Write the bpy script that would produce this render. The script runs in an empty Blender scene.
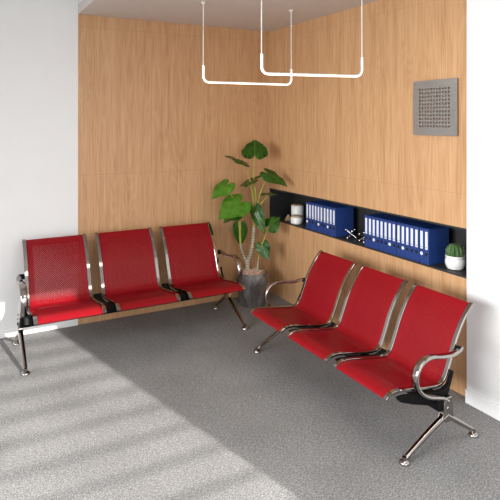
import bpy, bmesh, math, random
from mathutils import Vector, Matrix
random.seed(7)
S = bpy.context.scene
COL = S.collection
V = Vector

# ------------------------------------------------------------------ materials
def newmat(name):
    m = bpy.data.materials.new(name); m.use_nodes = True
    nt = m.node_tree
    return m, nt, nt.nodes['Principled BSDF']

def N(nt, typ, **kw):
    n = nt.nodes.new(typ)
    for k, v in kw.items():
        setattr(n, k, v)
    return n

def mathn(nt, op, a, b=None, c=None):
    n = N(nt, 'ShaderNodeMath', operation=op)
    for i, v in enumerate((a, b, c)):
        if v is None: continue
        if isinstance(v, (int, float)): n.inputs[i].default_value = v
        else: nt.links.new(v, n.inputs[i])
    return n.outputs[0]

def ramp(nt, fac, stops):
    r = N(nt, 'ShaderNodeValToRGB')
    e = r.color_ramp.elements
    while len(e) < len(stops): e.new(.5)
    for el, (p, c) in zip(e, stops):
        el.position = p; el.color = (*c, 1)
    nt.links.new(fac, r.inputs[0])
    return r.outputs[0]

def noise(nt, vec, scale, detail=4, rough=.55, dist=0):
    n = N(nt, 'ShaderNodeTexNoise')
    n.inputs['Scale'].default_value = scale; n.inputs['Detail'].default_value = detail
    n.inputs['Roughness'].default_value = rough; n.inputs['Distortion'].default_value = dist
    if vec is not None: nt.links.new(vec, n.inputs['Vector'])
    return n.outputs['Fac']

def bump(nt, bs, h, strength, dist):
    b = N(nt, 'ShaderNodeBump')
    b.inputs['Strength'].default_value = strength; b.inputs['Distance'].default_value = dist
    nt.links.new(h, b.inputs['Height']); nt.links.new(b.outputs[0], bs.inputs['Normal'])

def plain(name, col, rough=.5, metal=0, var=.08, scale=30, bumpy=0, coat=0, spec=.5):
    m, nt, bs = newmat(name)
    tc = N(nt, 'ShaderNodeTexCoord')
    f = noise(nt, tc.outputs['Object'], scale)
    lo = tuple(c * (1 - var) for c in col); hi = tuple(min(1, c * (1 + var)) for c in col)
    nt.links.new(ramp(nt, f, [(.3, lo), (.7, hi)]), bs.inputs['Base Color'])
    bs.inputs['Roughness'].default_value = rough; bs.inputs['Metallic'].default_value = metal
    bs.inputs['Specular IOR Level'].default_value = spec
    if coat: bs.inputs['Coat Weight'].default_value = coat
    if bumpy: bump(nt, bs, f, bumpy, .002)
    return m

def wood_mat():
    m, nt, bs = newmat('oak_veneer')
    tc = N(nt, 'ShaderNodeTexCoord')
    sx = N(nt, 'ShaderNodeSeparateXYZ'); nt.links.new(tc.outputs['Object'], sx.inputs[0])
    s = mathn(nt, 'SUBTRACT', sx.outputs[0], sx.outputs[1])          # runs along both walls
    z = sx.outputs[2]
    pan = mathn(nt, 'FLOOR', mathn(nt, 'DIVIDE', mathn(nt, 'ADD', s, 20.13), .31))
    off = mathn(nt, 'MULTIPLY', mathn(nt, 'SINE', mathn(nt, 'MULTIPLY', pan, 12.9898)), 37.0)
    def vec(sk, zk):
        c = N(nt, 'ShaderNodeCombineXYZ')
        nt.links.new(mathn(nt, 'MULTIPLY', s, sk), c.inputs[0])
        nt.links.new(mathn(nt, 'MULTIPLY', z, zk), c.inputs[1])
        nt.links.new(off, c.inputs[2])
        return c.outputs[0]
    fine = noise(nt, vec(110, 3.2), 1, 5, .6)
    mid = noise(nt, vec(26, 1.1), 1, 4, .55)
    big = noise(nt, vec(5.5, .62), 1, 2, .45, .3)
    rings = mathn(nt, 'ADD', mathn(nt, 'MULTIPLY', mathn(nt, 'SINE', mathn(nt, 'MULTIPLY', big, 120)), .5), .5)
    g = mathn(nt, 'ADD', mathn(nt, 'MULTIPLY', fine, .54),
              mathn(nt, 'ADD', mathn(nt, 'MULTIPLY', mid, .40), mathn(nt, 'MULTIPLY', rings, .06)))
    col = ramp(nt, g, [(.26, (.345, .165, .068)), (.44, (.515, .285, .135)), (.58, (.590, .350, .178)), (.78, (.645, .410, .225))])
    # hairline joints between the veneer sheets
    fz = mathn(nt, 'ABSOLUTE', mathn(nt, 'SUBTRACT', mathn(nt, 'MODULO', z, 1.25), .0))
    jz = mathn(nt, 'LESS_THAN', fz, .004)
    fs = mathn(nt, 'MODULO', mathn(nt, 'ADD', s, 20.13), 1.24)
    js = mathn(nt, 'LESS_THAN', fs, .003)
    j = mathn(nt, 'MULTIPLY', mathn(nt, 'MAXIMUM', jz, js), .16)
    mix = N(nt, 'ShaderNodeMix', data_type='RGBA')
    nt.links.new(j, mix.inputs['Factor']); nt.links.new(col, mix.inputs['A'])
    mix.inputs['B'].default_value = (.10, .05, .025, 1)
    nt.links.new(mix.outputs['Result'], bs.inputs['Base Color'])
    bs.inputs['Roughness'].default_value = .48
    bump(nt, bs, fine, .12, .001)
    return m

def carpet_mat():
    m, nt, bs = newmat('loop_carpet')
    tc = N(nt, 'ShaderNodeTexCoord')
    o = tc.outputs['Object']
    a = noise(nt, o, 130, 3, .7); b = noise(nt, o, 300, 2, .6); c = noise(nt, o, 2.2, 3)
    mp = N(nt, 'ShaderNodeMapping'); mp.inputs['Scale'].default_value = (40, 170, 1)
    nt.links.new(o, mp.inputs['Vector'])
    d = noise(nt, mp.outputs[0], 1, 3, .6)
    f = mathn(nt, 'ADD', mathn(nt, 'MULTIPLY', a, .42), mathn(nt, 'ADD', mathn(nt, 'MULTIPLY', b, .28),
        mathn(nt, 'ADD', mathn(nt, 'MULTIPLY', d, .22), mathn(nt, 'MULTIPLY', c, .08))))
    nt.links.new(ramp(nt, f, [(.36, (.055, .054, .053)), (.5, (.215, .212, .209)), (.64, (.50, .497, .492))]), bs.inputs['Base Color'])
    bs.inputs['Roughness'].default_value = .95; bs.inputs['Specular IOR Level'].default_value = .15
    bump(nt, bs, a, .5, .006)
    return m

def perforated_mat():
    m, nt, bs = newmat('red_perforated_steel')
    tc = N(nt, 'ShaderNodeTexCoord')
    sx = N(nt, 'ShaderNodeSeparateXYZ'); nt.links.new(tc.outputs['UV'], sx.inputs[0])
    u, v = sx.outputs[0], sx.outputs[1]          # metres across, metres along the sheet
    p = PITCH
    def d2(ou, ov):
        a = mathn(nt, 'SUBTRACT', mathn(nt, 'FRACT', mathn(nt, 'ADD', mathn(nt, 'DIVIDE', u, p), ou)), .5)
        b = mathn(nt, 'SUBTRACT', mathn(nt, 'FRACT', mathn(nt, 'ADD', mathn(nt, 'DIVIDE', v, p), ov)), .5)
        return mathn(nt, 'ADD', mathn(nt, 'MULTIPLY', a, a), mathn(nt, 'MULTIPLY', b, b))
    near = mathn(nt, 'MINIMUM', d2(0, 0), d2(.5, .5))
    hole = mathn(nt, 'LESS_THAN', near, .145 ** 2)
    inside = mathn(nt, 'MULTIPLY',
        mathn(nt, 'MULTIPLY', mathn(nt, 'GREATER_THAN', u, .045), mathn(nt, 'LESS_THAN', u, SHEET_W - .045)),
        mathn(nt, 'MULTIPLY', mathn(nt, 'GREATER_THAN', v, .062), mathn(nt, 'LESS_THAN', v, .86)))
    hole = mathn(nt, 'MULTIPLY', hole, inside)
    f = noise(nt, tc.outputs['Object'], 60, 3)
    nt.links.new(ramp(nt, f, [(.3, (.225, .002, .0065)), (.7, (.25, .003, .0085))]), bs.inputs['Base Color'])
    bs.inputs['Roughness'].default_value = .45; bs.inputs['Specular IOR Level'].default_value = .25
    tr = N(nt, 'ShaderNodeBsdfTransparent'); mx = N(nt, 'ShaderNodeMixShader')
    nt.links.new(hole, mx.inputs[0]); nt.links.new(bs.outputs[0], mx.inputs[1]); nt.links.new(tr.outputs[0], mx.inputs[2])
    nt.links.new(mx.outputs[0], nt.nodes['Material Output'].inputs['Surface'])
    return m

def leaf_mat(name, lo, hi):
    m, nt, bs = newmat(name)
    tc = N(nt, 'ShaderNodeTexCoord')
    sx = N(nt, 'ShaderNodeSeparateXYZ'); nt.links.new(tc.outputs['UV'], sx.inputs[0])
    u, v = sx.outputs[0], sx.outputs[1]          # u = -1..1 across, v = 0..1 along
    au = mathn(nt, 'ABSOLUTE', u)
    midrib = mathn(nt, 'LESS_THAN', au, .045)
    w = mathn(nt, 'SINE', mathn(nt, 'MULTIPLY', mathn(nt, 'SUBTRACT', v, mathn(nt, 'MULTIPLY', au, .45)), 44))
    vein = mathn(nt, 'MULTIPLY', mathn(nt, 'GREATER_THAN', w, .93), .5)
    f = noise(nt, tc.outputs['Object'], 18, 3)
    base = ramp(nt, f, [(.3, lo), (.7, hi)])
    mix = N(nt, 'ShaderNodeMix', data_type='RGBA')
    nt.links.new(mathn(nt, 'MAXIMUM', mathn(nt, 'MULTIPLY', midrib, .85), vein), mix.inputs['Factor'])
    nt.links.new(base, mix.inputs['A']); mix.inputs['B'].default_value = (.17, .34, .06, 1)
    nt.links.new(mix.outputs['Result'], bs.inputs['Base Color'])
    bs.inputs['Roughness'].default_value = .22; bs.inputs['Coat Weight'].default_value = .3
    bs.inputs['Transmission Weight'].default_value = 0
    return m

def trunk_mat():
    m, nt, bs = newmat('ringed_trunk')
    tc = N(nt, 'ShaderNodeTexCoord')
    sx = N(nt, 'ShaderNodeSeparateXYZ'); nt.links.new(tc.outputs['Object'], sx.inputs[0])
    n1 = noise(nt, tc.outputs['Object'], 70, 3, .7)
    w = mathn(nt, 'SINE', mathn(nt, 'ADD', mathn(nt, 'MULTIPLY', sx.outputs[2], 420), mathn(nt, 'MULTIPLY', n1, 7)))
    f = mathn(nt, 'ADD', mathn(nt, 'MULTIPLY', w, .28), mathn(nt, 'MULTIPLY', n1, .9))
    nt.links.new(ramp(nt, f, [(.2, (.10, .065, .035)), (.5, (.36, .30, .19)), (.8, (.62, .57, .42))]), bs.inputs['Base Color'])
    bs.inputs['Roughness'].default_value = .85
    bump(nt, bs, f, .6, .004)
    return m

def stone_mat():
    m, nt, bs = newmat('dark_stone')
    tc = N(nt, 'ShaderNodeTexCoord')
    mp = N(nt, 'ShaderNodeMapping'); mp.inputs['Scale'].default_value = (14, 14, 5)
    nt.links.new(tc.outputs['Object'], mp.inputs['Vector'])
    f = noise(nt, mp.outputs[0], 1, 6, .65, .6)
    nt.links.new(ramp(nt, f, [(.3, (.060, .054, .054)), (.55, (.135, .124, .124)), (.75, (.26, .245, .24))]), bs.inputs['Base Color'])
    bs.inputs['Roughness'].default_value = .38
    return m

def brushed_mat():
    m, nt, bs = newmat('brushed_steel')
    tc = N(nt, 'ShaderNodeTexCoord')
    mp = N(nt, 'ShaderNodeMapping'); mp.inputs['Scale'].default_value = (3, 3, 260)
    nt.links.new(tc.outputs['Object'], mp.inputs['Vector'])
    f = noise(nt, mp.outputs[0], 1, 3)
    nt.links.new(ramp(nt, f, [(.3, (.40, .395, .39)), (.7, (.50, .49, .48))]), bs.inputs['Base Color'])
    bs.inputs['Metallic'].default_value = 1; bs.inputs['Roughness'].default_value = .30
    bump(nt, bs, f, .04, .001)
    return m

def cactus_mat():
    m, nt, bs = newmat('cactus_skin')
    tc = N(nt, 'ShaderNodeTexCoord')
    f = noise(nt, tc.outputs['Object'], 90, 3)
    nt.links.new(ramp(nt, f, [(.3, (.025, .075, .018)), (.7, (.075, .17, .04))]), bs.inputs['Base Color'])
    bs.inputs['Roughness'].default_value = .6
    return m

def emit_mat(name, col, st):
    m, nt, bs = newmat(name)
    bs.inputs['Base Color'].default_value = (.9, .88, .82, 1)
    bs.inputs['Emission Color'].default_value = (*col, 1); bs.inputs['Emission Strength'].default_value = st
    return m

PITCH = .0150
SEAT_W, GAP, STRIP = .478, .070, .027
SHEET_W = SEAT_W - 2 * STRIP + .006

M = dict(
    wood=wood_mat(), carpet=carpet_mat(), red=perforated_mat(), leaf=leaf_mat('glossy_leaf', (.020,.095,.008), (.065,.22,.020)), bright_leaf=leaf_mat('bright_green_leaf', (.09,.30,.020), (.20,.48,.05)), trunk=trunk_mat(), stone=stone_mat(),  # second leaf material is the same leaf in a brighter green
    steel=brushed_mat(), cactus=cactus_mat(),
    white=plain('white_paint', (.80, .80, .795), .55, 0, .012, 6),
    skirting=plain('white_gloss_paint', (.84, .84, .835), .35, 0, .01, 6),
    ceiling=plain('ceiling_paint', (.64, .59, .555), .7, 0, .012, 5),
    niche=plain('black_laminate', (.026, .026, .027), .5, 0, .12, 12),
    chrome=plain('chrome', (.36, .33, .312), .09, 1, .02, 5),
    black=plain('black_steel', (.004, .004, .004), .6, 0, .15, 12, spec=.12),
    blue=plain('blue_card', (.015, .045, .195), .42, 0, .10, 14),
    paper=plain('white_label', (.72, .76, .84), .6, 0, .02, 40),
    ink=plain('label_ink', (.05, .06, .10), .6, 0, .05, 40),
    darkpaper=plain('binder_inside', (.012, .016, .035), .7, 0, .2, 40),
    hole=plain('black_hole', (.004, .004, .006), .6, 0, .1, 40),
    ring=plain('white_ring', (.80, .82, .86), .4, 0, .03, 40),
    ceramic=plain('white_ceramic', (.82, .815, .79), .32, 0, .02, 15),
    lid=plain('wood_lid', (.42, .30, .19), .55, 0, .2, 40),
    cone=plain('pale_timber', (.62, .43, .25), .6, 0, .15, 40),
    silver=plain('silver_metal', (.80, .79, .76), .16, 1, .02, 15),
    petiole=plain('yellow_green_stalk', (.36, .32, .055), .5, 0, .25, 20),
    pebble=plain('pinkish_pebble', (.50, .33, .245), .8, 0, .35, 25, .4),
    spine=plain('cactus_spine', (.60, .60, .42), .6, 0, .1, 30),
    cable=plain('white_cable', (.78, .74, .70), .4, 0, .03, 30),
    housing=plain('grey_housing', (.55, .56, .52), .4, 0, .03, 30),
    light=emit_mat('warm_diffuser', (1.0, .88, .68), 2.6),
    frame=plain('grey_window_frame', (.30, .30, .31), .4, 0, .05, 10),
    blind=plain('blind_slat', (.70, .70, .68), .5, 0, .03, 10),
)

# ------------------------------------------------------------------ mesh helpers
def link(name, bm, mat, parent=None, smooth=False, angle=None):
    me = bpy.data.meshes.new(name)
    bmesh.ops.recalc_face_normals(bm, faces=bm.faces)
    bm.to_mesh(me); bm.free()
    me.materials.append(mat)
    if smooth:
        for p in me.polygons: p.use_smooth = True
        if angle: me.set_sharp_from_angle(angle=math.radians(angle))
    o = bpy.data.objects.new(name, me); COL.objects.link(o)
    if parent: o.parent = parent
    return o

def tag(o, label=None, cat=None, group=None, kind=None):
    for k, v in (('label', label), ('category', cat), ('group', group), ('kind', kind)):
        if v: o[k] = v
    return o

def thing(name, loc, label, cat, group=None, rz=0, sc=1):
    o = bpy.data.objects.new(name, None); COL.objects.link(o)
    o.location = loc; o.rotation_euler = (0, 0, rz); o.scale = (sc, sc, sc)
    o.empty_display_size = .1
    return tag(o, label, cat, group)

def box(bm, lo, hi, bev=0, seg=2):
    x0, y0, z0 = lo; x1, y1, z1 = hi
    vs = [bm.verts.new(p) for p in ((x0,y0,z0),(x1,y0,z0),(x1,y1,z0),(x0,y1,z0),(x0,y0,z1),(x1,y0,z1),(x1,y1,z1),(x0,y1,z1))]
    fs = [bm.faces.new([vs[i] for i in f]) for f in ((3,2,1,0),(4,5,6,7),(0,1,5,4),(1,2,6,5),(2,3,7,6),(3,0,4,7))]
    if bev:
        es = list({e for f in fs for e in f.edges})
        bmesh.ops.bevel(bm, geom=es, offset=bev, segments=seg, affect='EDGES', profile=.5)
    return bm

def boxm(lo, hi, bev=0, seg=2): return box(bmesh.new(), lo, hi, bev, seg)

def catmull(pts, n):
    pts = [V(p) for p in pts]
    P = [pts[0] * 2 - pts[1]] + pts + [pts[-1] * 2 - pts[-2]]
    out = []
    for i in range(1, len(P) - 2):
        p0, p1, p2, p3 = P[i-1:i+3]
        for k in range(n):
            t = k / n
            out.append(.5 * ((2*p1) + (p2-p0)*t + (2*p0-5*p1+4*p2-p3)*t*t + (3*p1-p0-3*p2+p3)*t**3))
    out.append(pts[-1].copy())
    return out

def sweep(bm, path, section, up=V((0,0,1)), scale=None, closed_caps=True):
    """section: list of (a,b) in the frame (side, normal); side = up-fixed axis"""
    rings = []
    n = len(path)
    for i, p in enumerate(path):
        t = (path[min(i+1, n-1)] - path[max(i-1, 0)]).normalized()
        side = up - t * up.dot(t)
        if side.length < 1e-5: side = V((1,0,0)) - t * t.x
        side.normalize(); nor = t.cross(side).normalized()
        s = scale[i] if scale else 1
        rings.append([bm.verts.new(p + side * a * s + nor * b * s) for a, b in section])
    k = len(section)
    for r0, r1 in zip(rings, rings[1:]):
        for j in range(k):
            bm.faces.new((r0[j], r0[(j+1) % k], r1[(j+1) % k], r1[j]))
    if closed_caps:
        bm.faces.new(rings[0][::-1]); bm.faces.new(rings[-1])
    return bm

def oval(a, b, k=14, sup=1.0):
    out = []
    for i in range(k):
        t = 2 * math.pi * i / k
        c, s = math.cos(t), math.sin(t)
        out.append((a * math.copysign(abs(c) ** sup, c), b * math.copysign(abs(s) ** sup, s)))
    return out

def tube(path, r, k=10, radii=None, up=V((1,0,.01))):
    return sweep(bmesh.new(), path, oval(1, 1, k), up, radii or [r] * len(path))

def lathe(prof, k=24, c=(0,0,0), bm=None, cap=True):
    bm = bm or bmesh.new(); rings = []
    for r, z in prof:
        rings.append([bm.verts.new((c[0] + r*math.cos(2*math.pi*i/k), c[1] + r*math.sin(2*math.pi*i/k), c[2] + z)) for i in range(k)])
    for a, b in zip(rings, rings[1:]):
        for j in range(k): bm.faces.new((a[j], a[(j+1)%k], b[(j+1)%k], b[j]))
    if cap:
        bm.faces.new(rings[0][::-1]); bm.faces.new(rings[-1])
    return bm

def ball(bm, c, r, seg=12, rings=8, sc=(1,1,1)):
    m = Matrix.Translation(c) @ Matrix.Diagonal((*sc, 1))
    bmesh.ops.create_uvsphere(bm, u_segments=seg, v_segments=rings, radius=r, matrix=m)
    return bm

def rod(bm, a, b, r, k=8):
    a, b = V(a), V(b); t = (b - a).normalized()
    up = V((0,0,1)) if abs(t.z) < .9 else V((1,0,0))
    return sweep(bm, [a, b], oval(r, r, k), up)

def prism(poly, u0, u1, bev=0):
    """poly of (d,z), extruded along x; y = -d"""
    bm = bmesh.new()
    a = [bm.verts.new((u0, -d, z)) for d, z in poly]; b = [bm.verts.new((u1, -d, z)) for d, z in poly]
    k = len(poly)
    bm.faces.new(a); bm.faces.new(b[::-1])
    for j in range(k): bm.faces.new((a[j], b[j], b[(j+1)%k], a[(j+1)%k]))
    if bev: bmesh.ops.bevel(bm, geom=list(bm.edges), offset=bev, segments=1, affect='EDGES')
    return bm

# ------------------------------------------------------------------ the setting
CEIL, HIGH = 2.605, 3.05
XL, XR, YB = -5.6, 0.0, -5.6          # room limits (left window wall, right wall, rear window wall)
EDGE = -1.864                          # where the oak meets the white wall
PIER = -2.424
def struct(name, bm, mat, **k): return tag(link(name, bm, mat, **k), kind='structure')

struct('floor', boxm((XL-.1, YB-.1, -.12), (.6, .25, 0)), M['carpet'])
struct('wall_back', boxm((EDGE, 0, 0), (.40, .14, HIGH)), M['wood'])
struct('wall_left', boxm((XL-.1, 0, 0), (EDGE, .14, HIGH)), M['white'])
bm = bmesh.new()
NZ0, NZ1, ND = .744, 1.029, .27
box(bm, (0, PIER-.10, 0), (ND+.06, 0, NZ0-.012)); box(bm, (0, PIER-.10, NZ1+.012), (ND+.06, 0, CEIL+.05))
struct('wall_right', bm, M['wood'])
bm = bmesh.new()
box(bm, (.0005, PIER-.10, NZ0-.012), (ND+.03, -.0005, NZ0)); box(bm, (.0005, PIER-.10, NZ1), (ND+.03, -.0005, NZ1+.012))
box(bm, (ND, PIER-.10, NZ0), (ND+.03, -.0005, NZ1)); box(bm, (.0005, -.012, NZ0), (ND, -.0005, NZ1)); box(bm, (.0005, PIER-.10, NZ0), (ND, PIER-.09, NZ1))
struct('trim_1', bm, M['niche'])
struct('wall_front_right', boxm((-.045, YB-.1, 0), (.40, PIER, CEIL+.05)), M['white'])
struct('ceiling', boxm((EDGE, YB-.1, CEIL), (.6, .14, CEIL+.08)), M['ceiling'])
struct('trim_2', boxm((EDGE, YB-.1, CEIL+.08), (EDGE+.08, 0, HIGH)), M['white'])
struct('ceiling_high', boxm((XL-.1, YB-.1, HIGH), (EDGE+.08, .14, HIGH+.08)), M['white'])
struct('baseboard_left', boxm((XL, -.012, 0), (EDGE, 0, .054), .003, 1), M['skirting'])
struct('baseboard_right', boxm((-.060, YB, 0), (-.045, PIER+.0005, .083), .003, 1), M['skirting'])

# rear wall with the big window the sun comes through (behind the viewpoint)
WX0, WX1, WZ0, WZ1 = -5.2, -.62, .05, 2.50
bm = bmesh.new()
box(bm, (XL-.1, YB-.1, 0), (WX0, YB, HIGH)); box(bm, (WX1, YB-.1, 0), (-.045, YB, HIGH))
box(bm, (WX0, YB-.1, WZ1), (WX1, YB, HIGH)); box(bm, (WX0, YB-.1, 0), (WX1, YB, WZ0))
struct('wall_rear', bm, M['white'])
bm = bmesh.new()
for x in (WX0, -3.76, -2.31, WX1-.05): box(bm, (x, YB-.08, WZ0), (x+.05, YB-.03, WZ1))
box(bm, (WX0, YB-.08, WZ1-.05), (WX1, YB-.03, WZ1)); box(bm, (WX0, YB-.08, WZ0), (WX1, YB-.03, WZ0+.05))
struct('window_1', bm, M['frame'])
bm = bmesh.new()
for k in range(22):
    z = WZ0 + .14 + k * .105
    box(bm, (WX0+.05, YB-.028, z), (WX1-.05, YB-.012, z+.011))
struct('trim_3', bm, M['blind'])
# left window wall
LY0, LY1, LZ0, LZ1 = -5.2, -1.7, .85, 2.4
bm = bmesh.new()
box(bm, (XL-.1, YB-.1, 0), (XL, LY0, HIGH)); box(bm, (XL-.1, LY1, 0), (XL, 0, HIGH))
box(bm, (XL-.1, LY0, LZ1), (XL, LY1, HIGH)); box(bm, (XL-.1, LY0, 0), (XL, LY1, LZ0))
struct('wall_window_side', bm, M['white'])
bm = bmesh.new()
for y in (LY0, -3.78, -2.36, LY1-.05): box(bm, (XL-.08, y, LZ0), (XL-.03, y+.05, LZ1))
box(bm, (XL-.08, LY0, LZ1-.05), (XL-.03, LY1, LZ1)); box(bm, (XL-.08, LY0, LZ0), (XL-.03, LY1, LZ0+.05))
struct('window_2', bm, M['frame'])

# ------------------------------------------------------------------ waiting benches
PROF = [(-.335,.779),(-.305,.756),(-.240,.674),(-.185,.580),(-.145,.486),(-.105,.395),(-.078,.358),(-.035,.340),(.06,.347),(.16,.363),(.26,.378),(.315,.380),(.352,.370),(.374,.352)]
def prof_path(off=0, n=6):
    c = catmull([(0, -d, z) for d, z in PROF], n)
    if off:
        out = []
        for i, p in enumerate(c):
            t = (c[min(i+1, len(c)-1)] - c[max(i-1, 0)]).normalized()
            nrm = V((1,0,0)).cross(t).normalized()
            out.append(p + nrm * off)
        return out
    return c

def seat_shell(parent, uc, label=None):
    bm = bmesh.new(); uvl = bm.loops.layers.uv.new('UVMap')
    top = prof_path(0); bot = prof_path(.0035)
    acc = [0]
    for a, b in zip(top, top[1:]): acc.append(acc[-1] + (b-a).length)
    x0, x1 = uc - SHEET_W/2, uc + SHEET_W/2
    def strip(pts, flip):
        L = [bm.verts.new((x0, p.y, p.z)) for p in pts]; R = [bm.verts.new((x1, p.y, p.z)) for p in pts]
        for i in range(len(pts)-1):
            q = [L[i], R[i], R[i+1], L[i+1]]; uv = [(0, acc[i]), (SHEET_W, acc[i]), (SHEET_W, acc[i+1]), (0, acc[i+1])]
            if flip: q.reverse(); uv.reverse()
            f = bm.faces.new(q)
            for l, c in zip(f.loops, uv): l[uvl].uv = c
        return L, R
    L, R = strip(top, False); L2, R2 = strip(bot, True)
    for i in range(len(top)-1):
        bm.faces.new((L[i], L[i+1], L2[i+1], L2[i])); bm.faces.new((R[i+1], R[i], R2[i], R2[i+1]))
    bm.faces.new((L[0], L2[0], R2[0], R[0])); bm.faces.new((L[-1], R[-1], R2[-1], L2[-1]))
    o = link('seat', bm, M['red'], parent, True, 40)
    for s in (-1, 1):
        sec = [(STRIP/2*a, .0085*b + .0015) for a, b in ((-1,-.55),(-.8,-1),(.8,-1),(1,-.55),(1,.75),(.85,1),(-.85,1),(-1,.75))]
        b2 = bmesh.new()
        path = [p + V((uc + s*(SEAT_W-STRIP)/2, 0, 0)) for p in prof_path(0)]
        sweep(b2, path, sec, V((1,0,0)))
        e = link('side_trim', b2, M['chrome'], o, True, 35); e['label'] = 'polished chrome edge strip'
    return o

BRE = [(-.122,.420),(-.100,.375),(-.085,.350),(-.066,.336),(-.035,.325),(.06,.332),(.16,.348),(.27,.364),(.315,.362),(.295,.335),(.20,.300),(.07,.262),(-.06,.262),(-.086,.302),(-.106,.350),(-.130,.417)]
BR = [(-.088,.356),(-.066,.338),(-.035,.325),(.06,.332),(.16,.348),(.27,.364),(.315,.362),(.295,.335),(.20,.300),(.07,.262),(-.06,.262),(-.085,.290),(-.100,.335)]

def foot(parent, u, d):
    bm = lathe([(.006,.040),(.013,.038),(.013,.022),(.024,.016),(.030,.008),(.030,0),(.012,0)][::-1], 18, (u, -d, 0))
    link('foot_glide', bm, M['chrome'], parent, True, 40)

def make_bench(label):
    t = thing('waiting_bench', (0,0,0), label, 'bench', None)
    for k in (-1, 0, 1): seat_shell(t, k * (SEAT_W + GAP))
    bm = boxm((-.835, -.020, .219), (.835, .050, .292), .006)
    link('beam', bm, M['black'], t)
    for k in (-.5, .5):
        c = k * (SEAT_W + GAP)
        link('support_bracket', prism(BR, c-GAP/2+.001, c+GAP/2-.001), M['black'], t)
    for s in (-1, 1):
        e = s * (1.5*SEAT_W + GAP)
        link('support_bracket', prism(BRE, min(e+s*.001, e+s*.024), max(e+s*.001, e+s*.024)), M['black'], t)
        U = s * .828
        # armrest loop
        pts = [(s*.812,.195,.548),(s*.826,.150,.541),(U,.085,.532),(U,.0,.540),(U,-.075,.553),(U,-.135,.545),(U,-.180,.515),(U,-.203,.462),(U,-.195,.410),(U,-.160,.362),(U,-.105,.330),(U,-.045,.312),(U,.010,.296),(U,.048,.272)]
        path = catmull(pts, 6); n = len(path)
        sc = [.62 + .38*min(1, i/16) if i < 16 else 1 for i in range(n)]
        a = link('armrest', sweep(bmesh.new(), path, oval(.024, .0125, 16, .8), V((1,0,0)), sc), M['chrome'], t, True, 50)
        for (y, z) in ((-.196,.452),(-.186,.402)):
            link('screw', ball(bmesh.new(), (U, y-.012, z), .009, 10, 6, (1,.7,1)), M['chrome'], a, True)
        cl = boxm((min(s*.785, s*.822), .160, .520), (max(s*.785, s*.822), .188, .556), .004)
        link('clip', cl, M['black'], a)
        # leg post, front leg, rear leg
        P = [(-.090,.296),(-.030,.296),(-.020,.250),(-.022,.205),(.0,.178),(-.035,.150),(-.075,.150),(-.105,.176),(-.088,.205),(-.092,.250)]
        P = [(d+.010, z) for d, z in P]
        po = link('post', prism(P, U-.017, U+.017, .004), M['chrome'], t)
        bm = bmesh.new()
        m = Matrix.Translation((U + s*.017, .044, .235)) @ Matrix.Rotation(math.pi/2, 4, 'Y')
        bmesh.ops.create_cone(bm, cap_ends=True, segments=14, radius1=.011, radius2=.008, depth=.012, matrix=m)
        link('bolt', bm, M['chrome'], po, True, 40)
        fr = catmull([(U,.052,.190),(U,.005,.172),(U,-.09,.128),(U,-.19,.075),(U,-.262,.036),(U,-.285,.018)], 5)
        nn = len(fr)
        l1 = link('leg', sweep(bmesh.new(), fr, oval(.019, .017, 14, .85), V((1,0,0)), [1.05-.38*i/(nn-1) for i in range(nn)]), M['chrome'], t, True, 50)
        foot(l1, U, .285)
        rr = catmull([(U,.040,.190),(U,.090,.158),(U,.165,.108),(U,.235,.062),(U,.270,.040),(U,.280,.018)], 5)
        l2 = link('leg', sweep(bmesh.new(), rr, oval(.019, .017, 14, .85), V((1,0,0)), [1.05-.38*i/(nn-1) for i in range(nn)]), M['chrome'], t, True, 50)
        foot(l2, U, -.280)
    return t

def copy_tree(o, parent=None):
    c = o.copy(); COL.objects.link(c); c.parent = parent
    for ch in [x for x in o.children]: copy_tree(ch, c)
    return c

G = 'red waiting room benches'
b1 = make_bench('red three-seat bench along the left oak wall, half in sunlight')
b1['group'] = G
b2 = copy_tree(b1)
b2['label'] = 'red three-seat bench below the black shelf niche, wholly in shade'
b1.location = (-1.516, -.465, 0); b1.scale = (1.013, 1, 1)
b2.location = (-.556, -1.936, 0); b2.rotation_euler = (0, 0, -math.pi/2); b2.scale = (.905, .89, .89)

# ------------------------------------------------------------------ plant in the corner
pl = thing('potted_plant', (-.33, -.25, 0), 'tall leafy plant in a dark faceted stone pot in the corner', 'plant')
def inpl(p): return V(p) - V((-.33, -.25, 0))
def faceted(prof, k, turn):
    bm = bmesh.new(); rings = []
    for q, (r, z) in enumerate(prof):
        a0 = math.radians(turn) + (math.pi/k if q % 2 else 0)
        rings.append([bm.verts.new((r*math.cos(a0+2*math.pi*i/k), r*math.sin(a0+2*math.pi*i/k), z)) for i in range(k)])
    for q, (a, b) in enumerate(zip(rings, rings[1:])):
        for j in range(k):
            if q % 2 == 0:
                bm.faces.new((a[j], a[(j+1)%k], b[j])); bm.faces.new((a[(j+1)%k], b[(j+1)%k], b[j]))
            else:
                bm.faces.new((a[j], b[(j+1)%k], b[j])); bm.faces.new((a[j], a[(j+1)%k], b[(j+1)%k]))
    bm.faces.new(rings[0][::-1])
    return bm, rings
bm, rings = faceted([(.118, 0), (.165, .222), (.140, .302)], 7, 20)
k = 7
inner = [bm.verts.new((v.co.x*.90, v.co.y*.90, .302)) for v in rings[-1]]
deep = [bm.verts.new((v.co.x*.88, v.co.y*.88, .255)) for v in rings[-1]]
for j in range(k):
    bm.faces.new((rings[-1][j], rings[-1][(j+1)%k], inner[(j+1)%k], inner[j]))
    bm.faces.new((inner[j], inner[(j+1)%k], deep[(j+1)%k], deep[j]))
bm.faces.new(deep)
link('pot', bm, M['stone'], pl)
bm = bmesh.new()
rs = random.Random(3)
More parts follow.
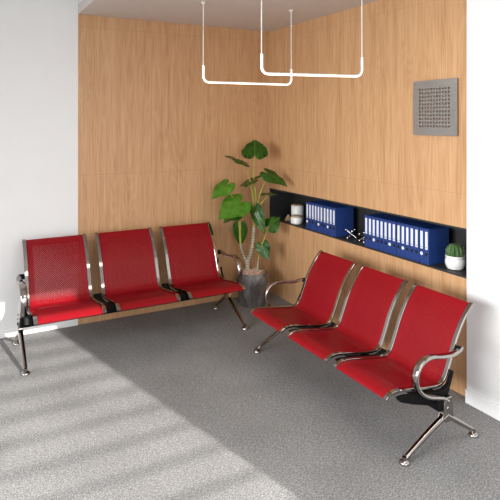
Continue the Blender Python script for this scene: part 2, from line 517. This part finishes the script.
for i in range(120):
    r = .112 * math.sqrt(rs.random()); a = rs.random() * 6.283
    m = Matrix.Translation((r*math.cos(a), r*math.sin(a), .290 + .035*(1-(r/.112)**2) + rs.uniform(-.006,.006))) @ Matrix.Rotation(rs.random()*3, 4, V((rs.random(), rs.random(), rs.random()+.1)).normalized()) @ Matrix.Diagonal((1, rs.uniform(.6,1), rs.uniform(.5,.8), 1))
    bmesh.ops.create_icosphere(bm, subdivisions=1, radius=rs.uniform(.014,.024), matrix=m)
bmesh.ops.create_cone(bm, cap_ends=True, segments=14, radius1=.122, radius2=.10, depth=.04, matrix=Matrix.Translation((0,0,.276)))
o = link('pebble_fill', bm, M['pebble'], pl); o['kind'] = 'stuff'

def trunk(pts, r0, r1):
    path = catmull([inpl(p) for p in pts], 14); n = len(path)
    rad = [(r0 + (r1-r0)*i/(n-1)) * (1.10 if i % 3 == 0 else .95) for i in range(n)]
    return link('trunk', tube(path, 0, 12, rad), M['trunk'], pl, True)
trunk([(-.374,-.229,.29),(-.378,-.226,.395),(-.406,-.211,.46),(-.431,-.198,.565)], .021, .014)
trunk([(-.366,-.233,.29),(-.368,-.232,.40),(-.345,-.245,.48),(-.326,-.255,.60),(-.318,-.259,.735)], .023, .019)
trunk([(-.307,-.300,.29),(-.306,-.308,.36),(-.303,-.310,.43)], .013, .010)

HEART = [(0,1.0),(7,.87),(18,.73),(38,.61),(60,.545),(90,.50),(118,.48),(140,.46),(156,.40),(167,.27),(173,.10)]
def heart(t):
    for (a, ra), (b, rb) in zip(HEART, HEART[1:]):
        if a <= t <= b:
            k = (t-a)/(b-a); return ra + (rb-ra)*k
    return HEART[-1][1]
def leaf(J, T, nhint, width, petiole, droop=.18, cup=.15, pr=.0065, twist=0, mat='leaf'):
    J, T = inpl(J), inpl(T); ax = T - J; Lg = ax.length; ax.normalize()
    n = V(nhint); n = (n - ax*n.dot(ax)).normalized(); sd = ax.cross(n).normalized()
    bm = bmesh.new(); uvl = bm.loops.layers.uv.new('UVMap')
    NT, NRAD = 22, 6
    def pt(th, rho):
        R_ = heart(abs(th)) * rho
        x = R_ * math.sin(math.radians(th)); y = R_ * math.cos(math.radians(th))
        u = x / .5
        wav = .05*math.sin(7*y + 5*u + twist*2)*rho*abs(u)
        h = -cup*width*u*u + .10*width*abs(u) - droop*Lg*max(0, y)**2 - .10*Lg*max(0, -y) + wav*width
        return J + ax*(y*Lg*.94) + sd*(x*width) + n*h, (u, max(0, y))
    ths = [173*(k/NT)*abs(k/NT)**.15 if k >= 0 else -173*(-k/NT)**1.15 for k in range(-NT, NT+1)]
    c = pt(0, 0); cv = bm.verts.new(c[0])
    rows = []
    for i in range(1, NRAD+1):
        rows.append([(lambda q: (bm.verts.new(q[0]), q[1]))(pt(t, i/NRAD)) for t in ths])
    def face(q):
        f = bm.faces.new([a for a, _ in q])
        for l, (_, uv) in zip(f.loops, q): l[uvl].uv = uv
    for k in range(2*NT): face([(cv, c[1]), rows[0][k], rows[0][k+1]])
    for i in range(NRAD-1):
        for k in range(2*NT): face([rows[i][k], rows[i+1][k], rows[i+1][k+1], rows[i][k+1]])
    bmesh.ops.solidify(bm, geom=list(bm.faces), thickness=.0016)
    lo = link('leaf', bm, M[mat], pl, True, 60)
    if mat != 'leaf': lo['label'] = 'bright green leaf'
    pts = [inpl(p) for p in petiole] + [J + n*-.002]
    path = catmull(pts, 8); m = len(path)
    po = link('stalk', tube(path, 0, 8, [pr*(1.25-.55*i/(m-1)) for i in range(m)]), M['petiole'], lo, True)
    po['label'] = 'thin yellow-green leaf stalk'
    return lo
CAMV = V((-2.45, -4.45, 1.0)).normalized()      # roughly where the window light and the room lie
def nh(cam=1, up=1, x=0): return CAMV*cam + V((x, 0, up))
TOP = (-.318, -.259, .72)
leaf((-.316,-.262,1.405),(-.244,-.135,1.548), nh(1,.35), .245, [TOP,(-.322,-.262,.95),(-.326,-.270,1.2)], .05, .10)
leaf((-.439,-.262,1.332),(-.622,-.222,1.412), nh(.3,1), .15, [(-.322,-.262,.72),(-.335,-.268,.98),(-.380,-.272,1.19)], .10, .20)
leaf((-.235,-.393,1.225),(-.107,-.540,1.121), nh(.6,.9), .16, [(-.312,-.265,.72),(-.300,-.31,.98),(-.268,-.36,1.14)], .12, .25)
leaf((-.330,-.275,1.165),(-.445,-.148,1.108), nh(.30,1), .23, [(-.318,-.255,.72),(-.310,-.28,1.0)], .15, .15)
leaf((-.585,-.205,1.118),(-.757,-.246,1.011), nh(.9,.7), .165, [(-.431,-.198,.55),(-.455,-.20,.80),(-.53,-.205,1.03)], .10, .2, mat='bright_leaf')
leaf((-.493,-.277,.955),(-.725,-.315,.832), nh(1,.75,.1), .26, [(-.431,-.200,.55),(-.446,-.225,.74),(-.468,-.255,.88)], .05, .12, twist=1, mat='bright_leaf')
leaf((-.443,-.191,.870),(-.616,-.165,.779), nh(.35,1), .20, [(-.428,-.196,.55),(-.432,-.192,.72)], .15, .2)
leaf((-.333,-.319,.871),(-.291,-.411,.662), nh(.8,.2,-.5), .13, [(-.322,-.262,.72),(-.326,-.285,.80)], .08, .25)
leaf((-.220,-.381,.746),(-.115,-.400,.828), nh(.8,.5,.1), .16, [(-.303,-.310,.42),(-.283,-.33,.55),(-.25,-.358,.66)], .10, .2)
leaf((-.281,-.348,.558),(-.249,-.411,.425), nh(1,.1), .13, [(-.303,-.310,.42),(-.300,-.325,.49),(-.295,-.340,.545)], .06, .15)
leaf((-.398,-.124,.696),(-.380,-.111,.502), nh(1,.1), .14, [(-.428,-.194,.56),(-.425,-.170,.63),(-.412,-.145,.68)], .05, .15)
leaf((-.192,-.351,1.032),(-.325,-.363,1.030), nh(.12,1), .13, [(-.312,-.262,.72),(-.30,-.29,.88),(-.25,-.33,.98)], .05, .1)

# ------------------------------------------------------------------ pendant lights
def pendant(A, B, label):
    A, B = V(A), V(B); mid = (A + B) / 2
    t = thing('pendant_light', (mid.x, mid.y, A.z), label, 'lamp', 'U-shaped pendant lights', math.atan2(B.y-A.y, B.x-A.x))
    L = (B - A).length / 2; rise = .125; R = .045
    pts = [V((-L,0,rise)), V((-L,0,R))] + [V((-L+R-R*math.cos(a), 0, R-R*math.sin(a))) for a in [math.radians(x) for x in range(10, 90, 10)]] + [V((-L+R,0,0))]
    full = pts + [V((-p.x, p.y, p.z)) for p in pts[::-1]]
    # diffuser round the outer side, slimmer housing along the inner side of the U
    dif = sweep(bmesh.new(), full, oval(.0065, .0065, 14), V((0,1,0)))
    link('diffuser', dif, M['light'], t, True, 50)
    ins = []
    for i, p in enumerate(full):
        tt = (full[min(i+1, len(full)-1)] - full[max(i-1, 0)]).normalized()
        nn = tt.cross(V((0,1,0)))
        ins.append(p + (nn if nn.dot(V((0,0,.6))-p) > 0 else -nn) * .0065)
    h = sweep(bmesh.new(), ins, [(-.005,-.004),(.005,-.004),(.005,.004),(-.005,.004)], V((0,1,0)))
    link('housing', h, M['housing'], t, True, 40)
    for s in (-1, 1):
        top = CEIL - A.z
        c = link('cable', rod(bmesh.new(), (s*L,0,rise-.01), (s*L,0,top), .0045 if False else .0042), M['cable'], t, True, 50)
        bm = lathe([(.004,-.016),(.014,-.014),(.016,-.002),(.016,0)], 16, (s*L,0,top))
        link('ceiling_cap', bm, M['cable'], t, True, 50)
    return t
pendant((-1.126,-.922,2.000), (-.386,-.995,2.000), 'white U-shaped pendant light nearer the left oak wall, hanging lower in view')
pendant((-1.092,-1.746,2.000), (-.414,-1.895,2.000), 'white U-shaped pendant light further right, hanging nearer the viewer')

# ------------------------------------------------------------------ steel grille on the right wall
gr = thing('wall_grille', (-.004, -2.145, 1.612), 'square brushed steel panel with small square holes on right oak wall', 'wall grille')
bm = bmesh.new()
W, Hh, NC, NR = .372, .364, 11, 11
cw, rh = .0245, .0245; hw, hh = .0125, .0135
ys = [-W/2]; zs = [0]
y0 = -(NC-1)/2*cw; z0 = Hh*.50 - (NR-1)/2*rh
for i in range(NC): ys += [y0+i*cw-hw/2, y0+i*cw+hw/2]
for i in range(NR): zs += [z0+i*rh-hh/2, z0+i*rh+hh/2]
ys.append(W/2); zs.append(Hh)
gv = {}
def gvert(i, j):
    if (i, j) not in gv: gv[i, j] = bm.verts.new((0, ys[i], zs[j]))
    return gv[i, j]
for i in range(len(ys)-1):
    for j in range(len(zs)-1):
        if i % 2 == 1 and j % 2 == 1: continue
        bm.faces.new((gvert(i,j), gvert(i+1,j), gvert(i+1,j+1), gvert(i,j+1)))
bmesh.ops.recalc_face_normals(bm, faces=bm.faces)
r = bmesh.ops.extrude_face_region(bm, geom=list(bm.faces))
bmesh.ops.translate(bm, verts=[e for e in r['geom'] if isinstance(e, bmesh.types.BMVert)], vec=(-.004, 0, 0))
p = link('perforated_plate', bm, M['steel'], gr)
p.location = (-.012, 0, 0)
for yy in (-W/2+.01, W/2-.03):
    link('mounting_rail', boxm((-.012, yy, .01), (.004, yy+.02, Hh-.01)), M['steel'], gr)

# ------------------------------------------------------------------ things in the niche
BW, BH, BD = .0428, .238, .19
def make_binder():
    t = thing('binder', (0,0,0), 'x', 'binder', 'blue binders on the niche shelf')
    bm = bmesh.new(); w = BW - .0012
    box(bm, (0, -w/2, 0), (BD, -w/2+.0025, BH)); box(bm, (0, w/2-.0025, 0), (BD, w/2, BH)); box(bm, (-.002, -w/2, 0), (.002, w/2, BH), .0008, 1)
    link('cover', bm, M['blue'], t)
    link('pages', boxm((.012, -w/2+.003, .006), (BD-.012, w/2-.003, BH-.014)), M['darkpaper'], t)
    l = link('spine_label', boxm((-.0032, -.0105, .098), (-.0018, .0105, .218)), M['paper'], t)
    bm = bmesh.new(); box(bm, (-.0036, -.006, .108), (-.003, .006, .113))
    link('printed_line', bm, M['ink'], l)
    bm = bmesh.new()
    bmesh.ops.create_cone(bm, cap_ends=True, segments=18, radius1=.0115, radius2=.0115, depth=.003, matrix=Matrix.Translation((-.0025,0,.066)) @ Matrix.Rotation(math.pi/2, 4, 'Y'))
    link('finger_hole', bm, M['hole'], t, True, 40)
    return t
proto = make_binder()
black_disc = [c for c in proto.children if c.name.startswith('finger_hole')][0].data
white_disc = black_disc.copy(); white_disc.materials[0] = M['ring']
first = [True]
def place_binder(y, label, ringed):
    o = proto if first[0] else copy_tree(proto)
    first[0] = False
    o.location = (.010, y, NZ0); o['label'] = label
    for ch in o.children:
        if ch.name.startswith('finger_hole'): ch.data = black_disc
    for ch in o.children:
        if ch.name.startswith('finger_hole') and ringed:
            ch.data = white_disc
    return o
ORD = ['first','second','third','fourth','fifth','sixth','seventh','eighth','ninth','tenth','eleventh','twelfth','thirteenth','fourteenth','fifteenth']
def run(ya, n, ringed, where, gaps=()):
    y = ya - BW/2
    for i in range(n):
        hole = 'white finger hole' if i in ringed else 'black finger hole'
        if i == 0: pos = 'leftmost of the %s' % where
        elif i == n-1: pos = 'rightmost of the %s' % where
        else: pos = '%s from left in the %s' % (ORD[i], where)
        place_binder(y, 'blue binder with %s, %s' % (hole, pos), i in ringed)
        y -= BW + (.004 if i in gaps else 0)
run(-.630, 10, (0, 4, 7), 'left row of ten', (5,))
run(-1.425, 15, (2, 6, 9, 13), 'right row of fifteen', (7, 12))

c = thing('canister', (.135, -.300, NZ0), 'tall white canister at the left end of the niche shelf', 'canister')
link('body', lathe([(.056,0),(.060,.006),(.060,.148),(.057,.152)], 28), M['ceramic'], c, True, 40)
link('lid', lathe([(.055,.152),(.058,.154),(.058,.160),(.054,.163)], 28), M['lid'], c, True, 40)
c = thing('jar', (.060, -.400, NZ0), 'short white jar with wooden lid before the tall canister', 'jar')
link('body', lathe([(.048,0),(.056,.008),(.057,.055),(.054,.062)], 28), M['ceramic'], c, True, 40)
link('lid', lathe([(.050,.062),(.053,.064),(.053,.073),(.050,.076)], 28), M['lid'], c, True, 40)
o = link('cone_ornament', lathe([(.038,0),(.039,.003),(.003,.056),(.001,.057)], 28), M['cone'], None, True, 40)
o.location = (.085, -.215, NZ0); tag(o, 'small tan wooden cone standing left of the white canister', 'ornament')

def jack(loc, rot, label):
    t = thing('jack_ornament', loc, label, 'ornament', 'silver jack ornaments')
    R = rot.to_matrix() if hasattr(rot, 'to_matrix') else rot
    import mathutils
    ends = []; low = 9
    A = .050
    for ax in (V((1,0,0)), V((0,1,0)), V((0,0,1))):
        d = R @ ax
        ends.append(d * A); ends.append(-d * A)
    low = min(e.z for e in ends) - .0095
    for i in range(0, 6, 2):
        a, b = ends[i] - V((0,0,low)), ends[i+1] - V((0,0,low))
        ro = link('rod', rod(bmesh.new(), a, b, .0042), M['silver'], t, True, 50)
        for q in (a, b):
            link('ball_end', ball(bmesh.new(), q, .0095), M['silver'], ro, True)
from mathutils import Euler
# turned to rest on three of its ends
tripod = V((1,1,1)).normalized().rotation_difference(V((0,0,1))).to_matrix()
jack((.085, -1.170, NZ0), Matrix.Rotation(.35, 3, 'Z') @ tripod, 'silver jack ornament with ball ends in the gap, fully visible')
jack((.085, -1.330, NZ0), Matrix.Rotation(1.1, 3, 'Z') @ tripod, 'silver jack ornament half hidden by the right row of binders')

ct = thing('potted_cactus', (.085, -2.225, NZ0), 'small round cactus in a white pot at the niche right end', 'cactus')
link('pot', lathe([(.036,0),(.050,.006),(.061,.028),(.064,.048),(.061,.066),(.057,.072),(.061,.078),(.060,.090),(.054,.090),(.053,.078)], 32), M['ceramic'], ct, True, 40)
link('soil', lathe([(.0535,.074),(.053,.077),(.001,.079)], 20), M['pebble'], ct)
bm = bmesh.new(); NRIB = 12; rings = []
for i in range(17):
    ph = math.pi * (i/16); 
    row = []
    for j in range(NRIB*6):
        a = 2*math.pi*j/(NRIB*6)
        rr = 1 + .17*math.cos(NRIB*a)*math.sin(ph)**.6
        row.append(bm.verts.new((.050*rr*math.sin(ph)*math.cos(a)+1e-5*math.cos(a), .050*rr*math.sin(ph)*math.sin(a)+1e-5*math.sin(a), .112 - .052*math.cos(ph))))
    rings.append(row)
for a, b in zip(rings, rings[1:]):
    for j in range(len(a)): bm.faces.new((a[j], a[(j+1)%len(a)], b[(j+1)%len(a)], b[j]))
link('cactus_body', bm, M['cactus'], ct, True)
bm = bmesh.new()
for j in range(NRIB):
    a = 2*math.pi*j/NRIB
    for i in range(3, 13, 2):
        ph = math.pi*i/16; ph = math.pi - ph
        rr = 1.17
        p = V((.050*rr*math.sin(ph)*math.cos(a), .050*rr*math.sin(ph)*math.sin(a), .112-.052*math.cos(ph)))
        d = V((math.sin(ph)*math.cos(a), math.sin(ph)*math.sin(a), -math.cos(ph)))
        for e in (-.5, .5):
            q = p + (d + V((-math.sin(a), math.cos(a), 0))*e).normalized()*.007
            rod(bm, p - d*.002, q, .00035, 3)
o = link('cactus_spines', bm, M['spine'], ct); o['kind'] = 'stuff'

# ------------------------------------------------------------------ light
w = bpy.data.worlds.new('daylight'); S.world = w; w.use_nodes = True
bg = w.node_tree.nodes['Background']
bg.inputs[0].default_value = (.86, .93, 1.0, 1); bg.inputs[1].default_value = 1.0

def area(name, loc, rot, sx, sy, power, col=(1,1,1), spread=math.pi):
    l = bpy.data.lights.new(name, 'AREA'); l.shape = 'RECTANGLE'; l.size = sx; l.size_y = sy; l.energy = power; l.color = col
    l.spread = spread
    o = bpy.data.objects.new(name, l); COL.objects.link(o); o.location = loc; o.rotation_euler = rot
    return o
# daylight entering through the two windows
area('window_daylight', ((WX0+WX1)/2, YB+.03, (WZ0+WZ1)/2), V((0,1,-.42)).to_track_quat('-Z','Y').to_euler(), WX1-WX0-.1, WZ1-WZ0-.1, 38, (1,.99,.97), math.radians(110))
area('window_daylight', (XL+.03, (LY0+LY1)/2, (LZ0+LZ1)/2), V((1,0,-.30)).to_track_quat('-Z','Y').to_euler(), LY1-LY0-.1, LZ1-LZ0-.1, 118, (.97,.985,1), math.radians(100))
# ceiling panel lamps of the room, above and behind the viewpoint
area('ceiling_lamp', (-1.35, -3.4, CEIL-.01), (0,0,0), 1.6, .6, 16, (1,.965,.92))
sl = bpy.data.lights.new('sun', 'SUN'); sl.energy = 9.5; sl.angle = math.radians(.6); sl.color = (1, .965, .92)
so = bpy.data.objects.new('sun', sl); COL.objects.link(so)
hd = V((-.237, .971, 0)).normalized(); so.rotation_euler = (hd + V((0,0,-.375))).to_track_quat('-Z', 'Y').to_euler()

# ------------------------------------------------------------------ camera
cd = bpy.data.cameras.new('camera'); cam = bpy.data.objects.new('camera', cd); COL.objects.link(cam)
cd.sensor_width = 36; cd.sensor_fit = 'HORIZONTAL'; cd.lens = 545/500*36; cd.shift_y = -.256; cd.clip_start = .05
cam.location = (-2.784, -4.7005, 1.70); cam.rotation_euler = (math.pi/2, 0, -math.radians(28.588))
S.camera = cam
S.view_settings.view_transform = 'Standard'; S.view_settings.look = 'None'; S.view_settings.gamma = 1
S.view_settings.use_curve_mapping = False; S.view_settings.exposure = 0.0
